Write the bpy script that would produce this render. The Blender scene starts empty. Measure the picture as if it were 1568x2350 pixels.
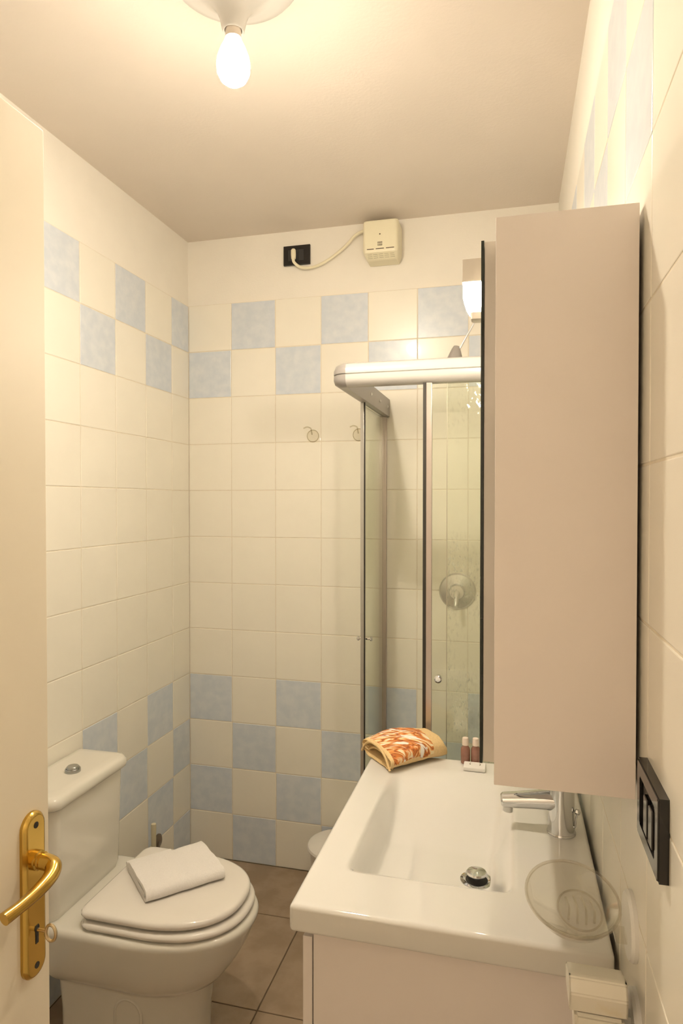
import bpy, bmesh, math, random
from mathutils import Vector, Matrix, noise
random.seed(7)
R = math.radians
scene = bpy.context.scene
col = scene.collection

# ------------------------------------------------------------------ camera, world, light, exposure
cam_d = bpy.data.cameras.new('camera')
cam = bpy.data.objects.new('camera', cam_d); col.objects.link(cam)
cam.location = (1.3681, -2.6308, 1.5532)
cam.rotation_euler = (R(90 - 0.923), 0, R(14.498))
cam_d.sensor_fit = 'VERTICAL'; cam_d.sensor_height = 36.0
cam_d.lens = 36.0 * 1517.57 / 2350.0
cam_d.clip_start = 0.01
scene.camera = cam

world = bpy.data.worlds.new('world'); scene.world = world; world.use_nodes = True
world.node_tree.nodes['Background'].inputs[0].default_value = (1.0, 0.85, 0.68, 1)
world.node_tree.nodes['Background'].inputs[1].default_value = 0.25

BULB_STRENGTH = 1230.0
BULB_COLOR = (1.0, 0.875, 0.70)
MIRROR_LAMP_STRENGTH = 345.0
HALL_FILL_WATTS = 58.0  # fill light added through the doorway
scene.cycles.transparent_max_bounces = 32
scene.view_settings.view_transform = 'Standard'
scene.view_settings.look = 'None'
scene.view_settings.gamma = 1.0
scene.view_settings.use_curve_mapping = False
scene.view_settings.exposure = 0.09

# ------------------------------------------------------------------ materials
def N(nt, t, **kw):
    n = nt.nodes.new(t)
    for k, v in kw.items(): setattr(n, k, v)
    return n

def mat(name, color, rough=0.5, metal=0.0, vary=0.04, vscale=8.0, bump=0.0, bscale=60.0, coat=0.0,
        emit=None, estr=0.0, color2=None, c2pos=(0.4, 0.6), trans=0.0, ior=1.5, rand=0.0, spec=None, sss=0.0, detail=3.0):
    m = bpy.data.materials.new(name); m.use_nodes = True
    nt = m.node_tree; b = nt.nodes['Principled BSDF']
    tc = N(nt, 'ShaderNodeTexCoord')
    no = N(nt, 'ShaderNodeTexNoise'); no.inputs['Scale'].default_value = vscale; no.inputs['Detail'].default_value = detail
    nt.links.new(tc.outputs['Object'], no.inputs['Vector'])
    rp = N(nt, 'ShaderNodeValToRGB')
    rp.color_ramp.elements[0].position, rp.color_ramp.elements[1].position = (0.3, 0.7) if color2 is None else c2pos
    if color2 is None:
        rp.color_ramp.elements[0].color = tuple(c * (1 - vary) for c in color) + (1,)
        rp.color_ramp.elements[1].color = tuple(min(1, c * (1 + vary)) for c in color) + (1,)
    else:
        rp.color_ramp.elements[0].color = tuple(color) + (1,); rp.color_ramp.elements[1].color = tuple(color2) + (1,)
    nt.links.new(no.outputs['Fac'], rp.inputs['Fac'])
    out = rp.outputs['Color']
    if rand > 0:
        oi = N(nt, 'ShaderNodeObjectInfo'); mr = N(nt, 'ShaderNodeMapRange')
        mr.inputs['To Min'].default_value = 1 - rand; mr.inputs['To Max'].default_value = 1 + rand
        nt.links.new(oi.outputs['Random'], mr.inputs['Value'])
        hs = N(nt, 'ShaderNodeHueSaturation'); nt.links.new(mr.outputs['Result'], hs.inputs['Value'])
        nt.links.new(out, hs.inputs['Color']); out = hs.outputs['Color']
        ad = N(nt, 'ShaderNodeVectorMath', operation='ADD'); 
        sc_ = N(nt, 'ShaderNodeMath', operation='MULTIPLY'); sc_.inputs[1].default_value = 40
        nt.links.new(oi.outputs['Random'], sc_.inputs[0]); nt.links.new(tc.outputs['Object'], ad.inputs[0])
        nt.links.new(sc_.outputs[0], ad.inputs[1]); nt.links.new(ad.outputs[0], no.inputs['Vector'])
    nt.links.new(out, b.inputs['Base Color'])
    b.inputs['Roughness'].default_value = rough; b.inputs['Metallic'].default_value = metal
    b.inputs['Coat Weight'].default_value = coat; b.inputs['Coat Roughness'].default_value = 0.05
    b.inputs['IOR'].default_value = ior; b.inputs['Transmission Weight'].default_value = trans
    if spec is not None: b.inputs['Specular IOR Level'].default_value = spec
    if emit:
        b.inputs['Emission Color'].default_value = tuple(emit) + (1,); b.inputs['Emission Strength'].default_value = estr
    if bump > 0:
        n2 = N(nt, 'ShaderNodeTexNoise'); n2.inputs['Scale'].default_value = bscale; n2.inputs['Detail'].default_value = 4
        nt.links.new(tc.outputs['Object'], n2.inputs['Vector'])
        if rand > 0: nt.links.new(ad.outputs[0], n2.inputs['Vector'])
        bp = N(nt, 'ShaderNodeBump'); bp.inputs['Strength'].default_value = 1.0; bp.inputs['Distance'].default_value = bump
        nt.links.new(n2.outputs['Fac'], bp.inputs['Height']); nt.links.new(bp.outputs['Normal'], b.inputs['Normal'])
    return m

def clear_mat(name, tint, rough=0.02, stain=0.0, bump=0.0, bscale=30, edge=None):
    """thin clear sheet: transparent + fresnel gloss (+ limescale speckle)"""
    m = bpy.data.materials.new(name); m.use_nodes = True
    nt = m.node_tree; nt.nodes.clear()
    o = N(nt, 'ShaderNodeOutputMaterial'); tr = N(nt, 'ShaderNodeBsdfTransparent'); tr.inputs[0].default_value = tuple(tint) + (1,)
    gl = N(nt, 'ShaderNodeBsdfGlossy'); gl.inputs['Roughness'].default_value = rough; gl.inputs[0].default_value = (1, 1, 1, 1)
    lw = N(nt, 'ShaderNodeLayerWeight'); lw.inputs['Blend'].default_value = 0.5
    pw = N(nt, 'ShaderNodeMath', operation='POWER'); pw.inputs[1].default_value = 4.0
    nt.links.new(lw.outputs['Facing'], pw.inputs[0])
    fr = N(nt, 'ShaderNodeMath', operation='MULTIPLY_ADD'); fr.inputs[1].default_value = 0.75; fr.inputs[2].default_value = 0.04
    nt.links.new(pw.outputs[0], fr.inputs[0])
    mx = N(nt, 'ShaderNodeMixShader')
    nt.links.new(fr.outputs[0], mx.inputs[0]); nt.links.new(tr.outputs[0], mx.inputs[1]); nt.links.new(gl.outputs[0], mx.inputs[2])
    tc = N(nt, 'ShaderNodeTexCoord')
    if bump > 0:
        n2 = N(nt, 'ShaderNodeTexNoise'); n2.inputs['Scale'].default_value = bscale
        nt.links.new(tc.outputs['Object'], n2.inputs['Vector'])
        bp = N(nt, 'ShaderNodeBump'); bp.inputs['Distance'].default_value = bump
        nt.links.new(n2.outputs['Fac'], bp.inputs['Height']); nt.links.new(bp.outputs[0], gl.inputs['Normal'])
    last = mx.outputs[0]
    if stain > 0:
        mp = N(nt, 'ShaderNodeMapping'); mp.inputs['Scale'].default_value = (1, 1, 0.45)
        nt.links.new(tc.outputs['Object'], mp.inputs[0])
        ns = N(nt, 'ShaderNodeTexNoise'); ns.inputs['Scale'].default_value = 140; ns.inputs['Detail'].default_value = 3
        nb = N(nt, 'ShaderNodeTexNoise'); nb.inputs['Scale'].default_value = 7
        nt.links.new(mp.outputs[0], ns.inputs['Vector']); nt.links.new(mp.outputs[0], nb.inputs['Vector'])
        r1 = N(nt, 'ShaderNodeMapRange'); r1.inputs['From Min'].default_value = 0.55; r1.inputs['From Max'].default_value = 0.75
        r2 = N(nt, 'ShaderNodeMapRange'); r2.inputs['From Min'].default_value = 0.45; r2.inputs['From Max'].default_value = 0.65
        nt.links.new(ns.outputs['Fac'], r1.inputs['Value']); nt.links.new(nb.outputs['Fac'], r2.inputs['Value'])
        mu = N(nt, 'ShaderNodeMath', operation='MULTIPLY'); nt.links.new(r1.outputs[0], mu.inputs[0]); nt.links.new(r2.outputs[0], mu.inputs[1])
        m3 = N(nt, 'ShaderNodeMath', operation='MULTIPLY_ADD'); m3.inputs[1].default_value = stain; m3.inputs[2].default_value = 0.05
        nt.links.new(mu.outputs[0], m3.inputs[0])
        df = N(nt, 'ShaderNodeBsdfTranslucent'); df.inputs[0].default_value = (0.8, 0.8, 0.76, 1)
        d2 = N(nt, 'ShaderNodeBsdfDiffuse'); d2.inputs[0].default_value = (0.8, 0.8, 0.76, 1)
        a = N(nt, 'ShaderNodeMixShader'); nt.links.new(df.outputs[0], a.inputs[1]); nt.links.new(d2.outputs[0], a.inputs[2])
        f = N(nt, 'ShaderNodeMixShader'); nt.links.new(m3.outputs[0], f.inputs[0]); nt.links.new(last, f.inputs[1]); nt.links.new(a.outputs[0], f.inputs[2])
        last = f.outputs[0]
    nt.links.new(last, o.inputs[0])
    return m

M = {}
M['paint'] = mat('wall_paint', (0.875, 0.83, 0.745), 0.75, vary=0.015, bump=0.0004, bscale=180)
M['ceil'] = mat('ceiling_paint', (0.80, 0.72, 0.635), 0.8, vary=0.02, vscale=3, bump=0.0005, bscale=120)
M['grout'] = mat('grout', (0.78, 0.71, 0.59), 0.85, vary=0.06, vscale=30)
M['tile_white'] = mat('white_glazed_tile', (0.885, 0.845, 0.745), 0.28, vary=0.012, vscale=9, bump=0.00025, bscale=22, rand=0.012, coat=0.2)
M['tile_blue'] = mat('blue_glazed_tile', (0.62, 0.675, 0.75), 0.28, color2=(0.70, 0.74, 0.795), vscale=26, c2pos=(0.36, 0.66), bump=0.00025, bscale=22, rand=0.02, coat=0.2, detail=6)
M['floor_tile'] = mat('brown_floor_tile', (0.31, 0.225, 0.145), 0.38, color2=(0.375, 0.28, 0.19), vscale=11, bump=0.0004, bscale=90, rand=0.03, detail=6)
M['floor_grout'] = mat('floor_grout', (0.15, 0.105, 0.07), 0.9)
M['door'] = mat('door_lacquer', (0.78, 0.705, 0.57), 0.5, vary=0.015, bump=0.0003, bscale=25)
M['brass'] = mat('polished_brass', (0.60, 0.40, 0.10), 0.2, 1.0, vary=0.05, bump=0.00015, bscale=60)
M['black'] = mat('dark_hole', (0.02, 0.018, 0.015), 0.6)
M['key'] = mat('key_metal', (0.62, 0.52, 0.34), 0.3, 1.0)
M['ceramic'] = mat('white_ceramic', (0.78, 0.765, 0.725), 0.07, vary=0.008, coat=0.5)
M['ceramic_toilet'] = mat('toilet_ceramic', (0.75, 0.72, 0.64), 0.1, vary=0.01, coat=0.4)
M['seat'] = mat('seat_plastic', (0.82, 0.78, 0.72), 0.14, vary=0.01, coat=0.3)
M['lacquer'] = mat('white_lacquer', (0.86, 0.79, 0.75), 0.42, vary=0.01)
M['board_edge'] = mat('board_edge', (0.80, 0.75, 0.68), 0.5, vary=0.02)
M['chrome'] = mat('chrome', (0.66, 0.67, 0.68), 0.06, 1.0, vary=0.02)
M['chrome_dull'] = mat('brushed_chrome', (0.66, 0.66, 0.65), 0.28, 1.0, vary=0.06)
M['button'] = mat('button_chrome', (0.45, 0.46, 0.46), 0.25, 1.0, vary=0.06)
M['white_alu'] = mat('white_profile', (0.55, 0.53, 0.50), 0.22, vary=0.01, coat=0.2)
M['grey_plastic'] = mat('grey_plastic', (0.31, 0.285, 0.265), 0.3, vary=0.03)
M['alu'] = mat('aluminium_profile', (0.52, 0.46, 0.42), 0.3, 0.7, vary=0.03)
M['rubber'] = mat('dark_seal', (0.03, 0.026, 0.02), 0.4)
M['glass'] = clear_mat('shower_glass', (0.955, 0.972, 0.935))
M['glass_stain'] = clear_mat('shower_glass_limescale', (0.975, 0.98, 0.96), 0.06, stain=0.5, bump=0.002, bscale=40)
M['clear'] = clear_mat('clear_plastic', (0.94, 0.93, 0.90), 0.03)
M['clear_rim'] = clear_mat('clear_plastic_edge', (0.89, 0.87, 0.83), 0.05)
M['hook'] = clear_mat('hook_plastic', (0.86, 0.84, 0.78), 0.05)
M['mirror'] = mat('mirror_silver', (0.9, 0.91, 0.9), 0.01, 1.0, vary=0.0)
M['mirror_edge'] = mat('mirror_glass_edge', (0.012, 0.018, 0.012), 0.12)
M['cream_plastic'] = mat('cream_plastic', (0.84, 0.78, 0.58), 0.35, vary=0.02)
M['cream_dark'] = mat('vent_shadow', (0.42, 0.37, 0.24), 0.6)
M['ink'] = mat('dark_print', (0.10, 0.07, 0.04), 0.6)
M['black_plastic'] = mat('black_plastic', (0.012, 0.011, 0.011), 0.13, vary=0.1)
M['black_module'] = mat('black_module', (0.03, 0.029, 0.03), 0.3, vary=0.1)
M['fixture'] = mat('ceiling_rose_plastic', (0.72, 0.70, 0.66), 0.25, vary=0.02)
M['socket'] = mat('bulb_socket', (0.75, 0.66, 0.56), 0.4)
M['bulb'] = mat('lit_bulb', (1, 0.95, 0.85), 0.3, emit=BULB_COLOR, estr=BULB_STRENGTH)
M['lampglass'] = mat('lit_lamp_glass', (1, 0.95, 0.85), 0.3, emit=(1.0, 0.87, 0.68), estr=MIRROR_LAMP_STRENGTH)
M['lampmetal'] = mat('lamp_satin_metal', (0.62, 0.57, 0.50), 0.35, 0.35, vary=0.04)
M['white_plastic'] = mat('white_plastic', (0.82, 0.81, 0.78), 0.3, vary=0.01)
M['old_plastic'] = mat('yellowed_plastic', (0.80, 0.76, 0.66), 0.35, color2=(0.74, 0.66, 0.48), vscale=30, c2pos=(0.55, 0.8))
M['shampoo'] = mat('amber_liquid', (0.30, 0.14, 0.10), 0.12, vary=0.15, vscale=60, coat=0.5)
M['bottle_cap'] = mat('pale_cap', (0.82, 0.70, 0.60), 0.3)
M['paper'] = mat('soap_wrapper', (0.86, 0.84, 0.80), 0.5)
M['towel'] = mat('white_terry', (0.86, 0.83, 0.80), 0.95, vary=0.02, vscale=200, bump=0.0012, bscale=420)
M['terry_yellow'] = mat('yellow_terry', (0.82, 0.60, 0.30), 0.95, vary=0.06, vscale=200, bump=0.0015, bscale=380)
M['bin'] = mat('bin_plastic', (0.78, 0.74, 0.68), 0.4)
M['brush_handle'] = mat('brush_handle', (0.66, 0.60, 0.42), 0.4, vary=0.05)
M['bracket'] = mat('dark_bracket', (0.20, 0.16, 0.12), 0.35, 0.5)
M['hall'] = mat('hall_paint', (0.80, 0.77, 0.72), 0.8)

def print_mat():
    """orange, rust and white brush strokes printed on cream cloth"""
    m = bpy.data.materials.new('printed_terry'); m.use_nodes = True
    nt = m.node_tree; b = nt.nodes['Principled BSDF']; b.inputs['Roughness'].default_value = 0.9
    tc = N(nt, 'ShaderNodeTexCoord'); mp = N(nt, 'ShaderNodeMapping')
    mp.inputs['Rotation'].default_value = (0, 0, R(38)); mp.inputs['Scale'].default_value = (10, 46, 20)
    nt.links.new(tc.outputs['Object'], mp.inputs[0])
    n1 = N(nt, 'ShaderNodeTexNoise'); n1.inputs['Scale'].default_value = 1.1; n1.inputs['Detail'].default_value = 3; n1.inputs['Distortion'].default_value = 1.2
    nt.links.new(mp.outputs[0], n1.inputs['Vector'])
    cr = N(nt, 'ShaderNodeValToRGB'); e = cr.color_ramp.elements
    e[0].position = 0.30; e[0].color = (0.90, 0.86, 0.74, 1)
    e[1].position = 0.72; e[1].color = (0.90, 0.82, 0.62, 1)
    for pos, c in ((0.39, (0.88, 0.72, 0.42)), (0.45, (0.74, 0.24, 0.05)), (0.52, (0.32, 0.085, 0.03)), (0.57, (0.78, 0.30, 0.07)), (0.63, (0.88, 0.70, 0.38))):
        x = e.new(pos); x.color = c + (1,)
    nt.links.new(n1.outputs['Fac'], cr.inputs[0])
    mp2 = N(nt, 'ShaderNodeMapping'); mp2.inputs['Rotation'].default_value = (0, 0, R(-50)); mp2.inputs['Scale'].default_value = (16, 80, 20)
    nt.links.new(tc.outputs['Object'], mp2.inputs[0])
    n2 = N(nt, 'ShaderNodeTexNoise'); n2.inputs['Scale'].default_value = 1.0; n2.inputs['Distortion'].default_value = 0.8
    nt.links.new(mp2.outputs[0], n2.inputs['Vector'])
    r2 = N(nt, 'ShaderNodeMapRange'); r2.inputs['From Min'].default_value = 0.56; r2.inputs['From Max'].default_value = 0.60
    nt.links.new(n2.outputs['Fac'], r2.inputs['Value'])
    mx = N(nt, 'ShaderNodeMixRGB'); mx.inputs[2].default_value = (0.92, 0.88, 0.80, 1)
    nt.links.new(r2.outputs[0], mx.inputs[0]); nt.links.new(cr.outputs[0], mx.inputs[1])
    nt.links.new(mx.outputs[0], b.inputs['Base Color'])
    n3 = N(nt, 'ShaderNodeTexNoise'); n3.inputs['Scale'].default_value = 380
    nt.links.new(tc.outputs['Object'], n3.inputs['Vector'])
    bp = N(nt, 'ShaderNodeBump'); bp.inputs['Distance'].default_value = 0.001
    nt.links.new(n3.outputs['Fac'], bp.inputs['Height']); nt.links.new(bp.outputs[0], b.inputs['Normal'])
    return m
M['print'] = print_mat()

# bulb emission shaped by facing: upward sides dimmed to keep the ceiling darker
nt = M['bulb'].node_tree; ge = N(nt, 'ShaderNodeNewGeometry'); sx = N(nt, 'ShaderNodeSeparateXYZ'); mr = N(nt, 'ShaderNodeMapRange')
nt.links.new(ge.outputs['Normal'], sx.inputs[0]); nt.links.new(sx.outputs['Z'], mr.inputs['Value'])
mr.inputs['From Min'].default_value = -0.95; mr.inputs['From Max'].default_value = 0.15
mr.inputs['To Min'].default_value = BULB_STRENGTH; mr.inputs['To Max'].default_value = 10.0
nt.links.new(mr.outputs[0], nt.nodes['Principled BSDF'].inputs['Emission Strength'])

# ------------------------------------------------------------------ mesh helpers
def merge(bm, tmp):
    me = bpy.data.meshes.new('tmp'); tmp.to_mesh(me); tmp.free(); bm.from_mesh(me); bpy.data.meshes.remove(me)

def box(bm, x0, x1, y0, y1, z0, z1, r=0.0, seg=2):
    t = bmesh.new(); bmesh.ops.create_cube(t, size=1)
    for v in t.verts:
        v.co = Vector(((x0 + x1) / 2 + v.co.x * (x1 - x0), (y0 + y1) / 2 + v.co.y * (y1 - y0), (z0 + z1) / 2 + v.co.z * (z1 - z0)))
    if r > 0: bmesh.ops.bevel(t, geom=t.edges[:] , offset=r, segments=seg, affect='EDGES', profile=0.5)
    merge(bm, t)
    return bm

def loft(bm, loops, cap0=True, cap1=True, closed=True):
    rows = [[bm.verts.new(p) for p in L] for L in loops]
    n = len(rows[0])
    for a, b in zip(rows[:-1], rows[1:]):
        for i in range(n if closed else n - 1):
            j = (i + 1) % n
            bm.faces.new((a[i], a[j], b[j], b[i]))
    if cap0: bm.faces.new(list(reversed(rows[0])))
    if cap1: bm.faces.new(rows[-1])
    return rows

def tube(bm, pts, radii, n=12, caps=True, flat=1.0):
    pts = [Vector(p) for p in pts]
    if not hasattr(radii, '__len__'): radii = [radii] * len(pts)
    t0 = (pts[1] - pts[0]).normalized()
    ref = Vector((0, 0, 1)) if abs(t0.z) < 0.9 else Vector((1, 0, 0))
    u = t0.cross(ref).normalized()
    loops = []
    for k, p in enumerate(pts):
        a = pts[max(0, k - 1)]; b = pts[min(len(pts) - 1, k + 1)]
        t = (b - a).normalized()
        u = (u - t * u.dot(t)).normalized(); v = t.cross(u)
        loops.append([p + (u * math.cos(2 * math.pi * i / n) + v * math.sin(2 * math.pi * i / n) * flat) * radii[k] for i in range(n)])
    loft(bm, loops, caps, caps)
    return bm

def lathe(bm, prof, c, axis=(0, 0, 1), n=32, cap0=True, cap1=True):
    ax = Vector(axis).normalized(); q = Vector((0, 0, 1)).rotation_difference(ax); c = Vector(c)
    loops = [[c + q @ Vector((r * math.cos(2 * math.pi * i / n), r * math.sin(2 * math.pi * i / n), h)) for i in range(n)] for r, h in prof]
    loft(bm, loops, cap0, cap1)
    return bm

def smoothpath(pts, k=8):
    """Catmull-Rom through the points"""
    P = [Vector(p) for p in pts]; P = [P[0] * 2 - P[1]] + P + [P[-1] * 2 - P[-2]]
    out = []
    for i in range(1, len(P) - 2):
        for s in range(k):
            t = s / k
            out.append(0.5 * ((2 * P[i]) + (P[i + 1] - P[i - 1]) * t + (2 * P[i - 1] - 5 * P[i] + 4 * P[i + 1] - P[i + 2]) * t * t + (3 * P[i] - P[i - 1] - 3 * P[i + 1] + P[i + 2]) * t ** 3))
    out.append(P[-2]); return out

def obj(name, bm, m, parent=None, smooth=True, angle=35, origin=None, mats=None):
    """bm in world coordinates; stored relative to the parent's (root's) location"""
    off = Vector(origin) if origin is not None else Vector((0, 0, 0))
    r = parent
    while r is not None and r.parent is not None: r = r.parent
    base = (r.location.copy() if r is not None else off)
    bmesh.ops.recalc_face_normals(bm, faces=bm.faces[:])
    bmesh.ops.translate(bm, verts=bm.verts[:], vec=-base)
    me = bpy.data.meshes.new(name); bm.to_mesh(me); bm.free()
    if smooth:
        me.polygons.foreach_set('use_smooth', [True] * len(me.polygons)); me.set_sharp_from_angle(angle=R(angle))
    for x in (mats or [m]): me.materials.append(x)
    o = bpy.data.objects.new(name, me); col.objects.link(o)
    if smooth:
        wn = o.modifiers.new('weighted_normals', 'WEIGHTED_NORMAL'); wn.keep_sharp = True; wn.weight = 80
    if parent is None: o.location = off
    else: o.parent = parent
    return o

def tag(o, label, cat, group=None):
    o['label'] = label; o['category'] = cat
    if group: o['group'] = group
    return o

def thing(name, label, cat, loc, group=None):
    o = bpy.data.objects.new(name, None); o.empty_display_size = 0.05; col.objects.link(o); o.location = loc
    return tag(o, label, cat, group)

def struct(name, bm, m, label=None, **kw):
    o = obj(name, bm, m, **kw); o['kind'] = 'structure'
    if label: o['label'] = label
    return o

def copy_tree(o, parent=None):
    c = o.copy(); col.objects.link(c); c.parent = parent
    for ch in list(o.children): copy_tree(ch, c)
    return c

def NB(): return bmesh.new()

# ------------------------------------------------------------------ room shell
W, YF, H = 1.53, -2.66, 2.678        # right wall, entry wall, ceiling
T = 0.2                              # wall tile pitch
EPS = 0.0025
wall_back = struct('wall_back', box(NB(), -0.1, W + 0.1, EPS, 0.12, 0, H), M['paint'], 'back wall with cream paint above white and blue tiles', smooth=False)
wall_left = struct('wall_left', box(NB(), -0.12, -EPS, YF - 0.12, EPS, 0, H), M['paint'], 'left wall with cream paint above white and blue tiles', smooth=False)
wall_right = struct('wall_right', box(NB(), W + EPS, W + 0.12, YF - 0.12, EPS, 0, H), M['paint'], 'right wall with cream paint above white and blue tiles', smooth=False)
struct('ceiling', box(NB(), -0.12, W + 0.12, YF - 0.12, 0.12, H, H + 0.1), M['ceil'], 'plain beige painted ceiling', smooth=False)
DX0, DX1, DH = 0.755, 1.50, 2.08     # doorway
bm = NB(); box(bm, -0.12, DX0, YF - 0.12, YF, 0, H); box(bm, DX1, W + EPS, YF - 0.12, YF, 0, H); box(bm, DX0, DX1, YF - 0.12, YF, DH, H)
struct('wall_front', bm, M['paint'], smooth=False)

def tile_mesh(name, w, h, m, d=0.006):
    bm = NB(); bmesh.ops.create_cube(bm, size=1)
    for v in bm.verts: v.co = Vector((v.co.x * w, v.co.y * h, (v.co.z - 0.5) * d))
    ed = [e for e in bm.edges if all(v.co.z > -0.001 for v in e.verts)] + [e for e in bm.edges if abs(e.verts[0].co.z - e.verts[1].co.z) > 0.001]
    bmesh.ops.bevel(bm, geom=ed, offset=0.0016, segments=2, affect='EDGES', profile=0.5)
    me = bpy.data.meshes.new(name); bm.to_mesh(me); bm.free()
    me.materials.append(m); return me

GAP = 0.003
_tm = {}
def get_tile(w, h, kind):
    k = (round(w, 4), round(h, 4), kind)
    if k not in _tm: _tm[k] = tile_mesh('tile', w, h, M[kind])
    return _tm[k]

def tile_wall(wall, kind, first, length, parity):
    """kind: back (along +x) / left / right (along -y); tiles numbered from the far corner"""
    bmg = NB(); z0, z1 = 0.0, 2.4
    g = 0.0012
    if kind == 'back': box(bmg, 0, W, g, EPS + 0.001, z0, z1)
    if kind == 'left': box(bmg, -EPS - 0.001, -g, -length, 0, z0, z1)
    if kind == 'right': box(bmg, W + g, W + EPS + 0.001, -length, 0, z0, z1)
    obj('grout', bmg, M['grout'], wall, smooth=False)
    s = 0.0; k = 0
    while s < length - 0.01:
        e = first if k == 0 else s + T
        e = min(e, length); w = e - s - GAP
        for r in range(12):
            blue = False
            if r in (0, 1, 8, 9, 10, 11):
                blue = ((k + r + parity + (1 if r >= 8 else 0)) % 2 == 0)
            zc = 2.4 - (r + 0.5) * T; c = (s + e) / 2
            o = bpy.data.objects.new('tile', get_tile(w, T - GAP, 'tile_blue' if blue else 'tile_white'))
            col.objects.link(o); o.parent = wall
            jx, jy = random.uniform(-1, 1) * R(0.1), random.uniform(-1, 1) * R(0.1)
            if kind == 'back': o.location = (c, 0, zc); base = Matrix.Rotation(R(90), 4, 'X')
            elif kind == 'left': o.location = (0, -c, zc); base = Matrix.Rotation(R(90), 4, 'Z') @ Matrix.Rotation(R(90), 4, 'X')
            else: o.location = (W, -c, zc); base = Matrix.Rotation(R(-90), 4, 'Z') @ Matrix.Rotation(R(90), 4, 'X')
            o.rotation_euler = (base @ Matrix.Rotation(jx, 4, 'X') @ Matrix.Rotation(jy, 4, 'Y')).to_euler()
        s = e; k += 1
tile_wall(wall_back, 'back', 0.2, W, 1)
tile_wall(wall_left, 'left', 0.147, -YF, 0)
tile_wall(wall_right, 'right', 0.155, -YF, 1)

floor = struct('floor', box(NB(), -0.12, W + 0.12, YF - 0.12, 0.12, -0.1, -0.003), M['floor_grout'], 'brown tiled bathroom floor', smooth=False)
xs = [0.0, 0.17, 0.62, 1.07, 1.52]; ys = [0.0, -0.318, -0.766, -1.214, -1.662, -2.11, -2.558, YF]
for i in range(len(xs) - 1):
    for j in range(len(ys) - 1):
        w, h = xs[i + 1] - xs[i] - 0.004, ys[j] - ys[j + 1] - 0.004
        o = bpy.data.objects.new('floor_tile', get_tile(w, h, 'floor_tile')); col.objects.link(o); o.parent = floor
        o.location = ((xs[i] + xs[i + 1]) / 2, (ys[j] + ys[j + 1]) / 2, 0)

# hallway behind the doorway
struct('floor_hallway', box(NB(), -0.6, 2.4, -4.3, YF - 0.12, -0.1, 0), M['floor_tile'], smooth=False)
struct('ceiling_hallway', box(NB(), -0.6, 2.4, -4.3, YF - 0.12, H, H + 0.1), M['hall'], smooth=False)
bm = NB(); box(bm, -0.6, 2.4, -4.4, -4.3, 0, H); box(bm, -0.7, -0.6, -4.4, YF - 0.12, 0, H); box(bm, 2.4, 2.5, -4.4, YF - 0.12, 0, H)
box(bm, -0.6, -0.12, YF - 0.14, YF - 0.12, 0, H); box(bm, W + .12, 2.4, YF - 0.14, YF - 0.12, 0, H)
struct('wall_hallway', bm, M['hall'], smooth=False)
hl = thing('hallway_fill_lamp', 'round white fill lamp added on the unseen hallway ceiling', 'lamp', (-0.1, -3.45, H))
obj('fill_lamp_base', lathe(NB(), [(0.001, 0), (0.10, 0), (0.10, -0.02), (0.001, -0.02)], (-0.1, -3.45, H - 0.0005)), M['white_plastic'], hl)
ld = bpy.data.lights.new('hallway_fill_light', 'POINT'); ld.energy = HALL_FILL_WATTS; ld.color = (1.0, 0.83, 0.64); ld.shadow_soft_size = 0.1  # added unseen lamp, brightens the faces turned towards the doorway
lo = bpy.data.objects.new('hallway_fill_light', ld); col.objects.link(lo); lo.location = (-0.1, -3.45, H - 0.35)

# ------------------------------------------------------------------ door
DF, DE = 0.758, -1.865               # visible face, free edge
bm = NB(); box(bm, DF - 0.042, DF, YF + 0.008, DE, 0.008, 2.05, 0.002, 2)
door = struct('door_1', bm, M['door'], 'cream lacquered door standing open on the left')
bm = NB()
for x0, x1 in ((DX0 - 0.06, DX0 - 0.001), (DX1 + 0.001, W - 0.001)): box(bm, x0, x1, YF, YF + 0.006, 0, DH + 0.06, 0.002)
box(bm, DX0 - 0.06, W - 0.001, YF, YF + 0.006, DH + 0.001, DH + 0.06, 0.002)
struct('trim_1', bm, M['door'])
# brass plate
py, pz0, pz1, phw = -1.900, 0.928, 1.147, 0.0205
def plate_loop(hw, z0, z1, x, n=12):
    L = []
    for i in range(n + 1):
        a = math.pi * i / n; L.append((x, py + hw * math.cos(a), z1 - hw + hw * math.sin(a)))
    for i in range(n + 1):
        a = math.pi + math.pi * i / n; L.append((x, py + hw * math.cos(a), z0 + hw + hw * math.sin(a)))
    return L
bm = NB(); loft(bm, [plate_loop(phw, pz0, pz1, DF), plate_loop(phw, pz0, pz1, DF + 0.004), plate_loop(phw - 0.003, pz0 + 0.003, pz1 - 0.003, DF + 0.0075), plate_loop(phw - 0.006, pz0 + 0.006, pz1 - 0.006, DF + 0.0085)])
plate = obj('handle_plate', bm, M['brass'], door); plate['label'] = 'long brass backplate with rounded ends'
FX = DF + 0.0085
for zz in (pz1 - 0.017, pz0 + 0.017):
    obj('screw_hole', lathe(NB(), [(0.0001, 0.0), (0.0042, 0.0), (0.0042, 0.0008), (0.0001, 0.0008)], (FX - 0.0003, py, zz), (1, 0, 0), 14), M['black'], plate)
bm = NB(); zk = 0.986
loft(bm, [[(FX - 0.0003 + dx, py + y, zk + z) for y, z in ((0.003, 0.012), (0.0045, 0.008), (0.003, 0.004), (0.0026, -0.012), (-0.0026, -0.012), (-0.003, 0.004), (-0.0045, 0.008), (-0.003, 0.012))] for dx in (0, 0.0009)])
obj('keyhole', bm, M['black'], plate)
hz = 1.084
lathe_b = lathe(NB(), [(0.0125, 0), (0.0125, 0.006), (0.0105, 0.007), (0.0105, 0.010), (0.0115, 0.011)], (FX - 0.001, py, hz), (1, 0, 0), 24)
obj('handle_collar', lathe_b, M['brass'], door)
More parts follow.
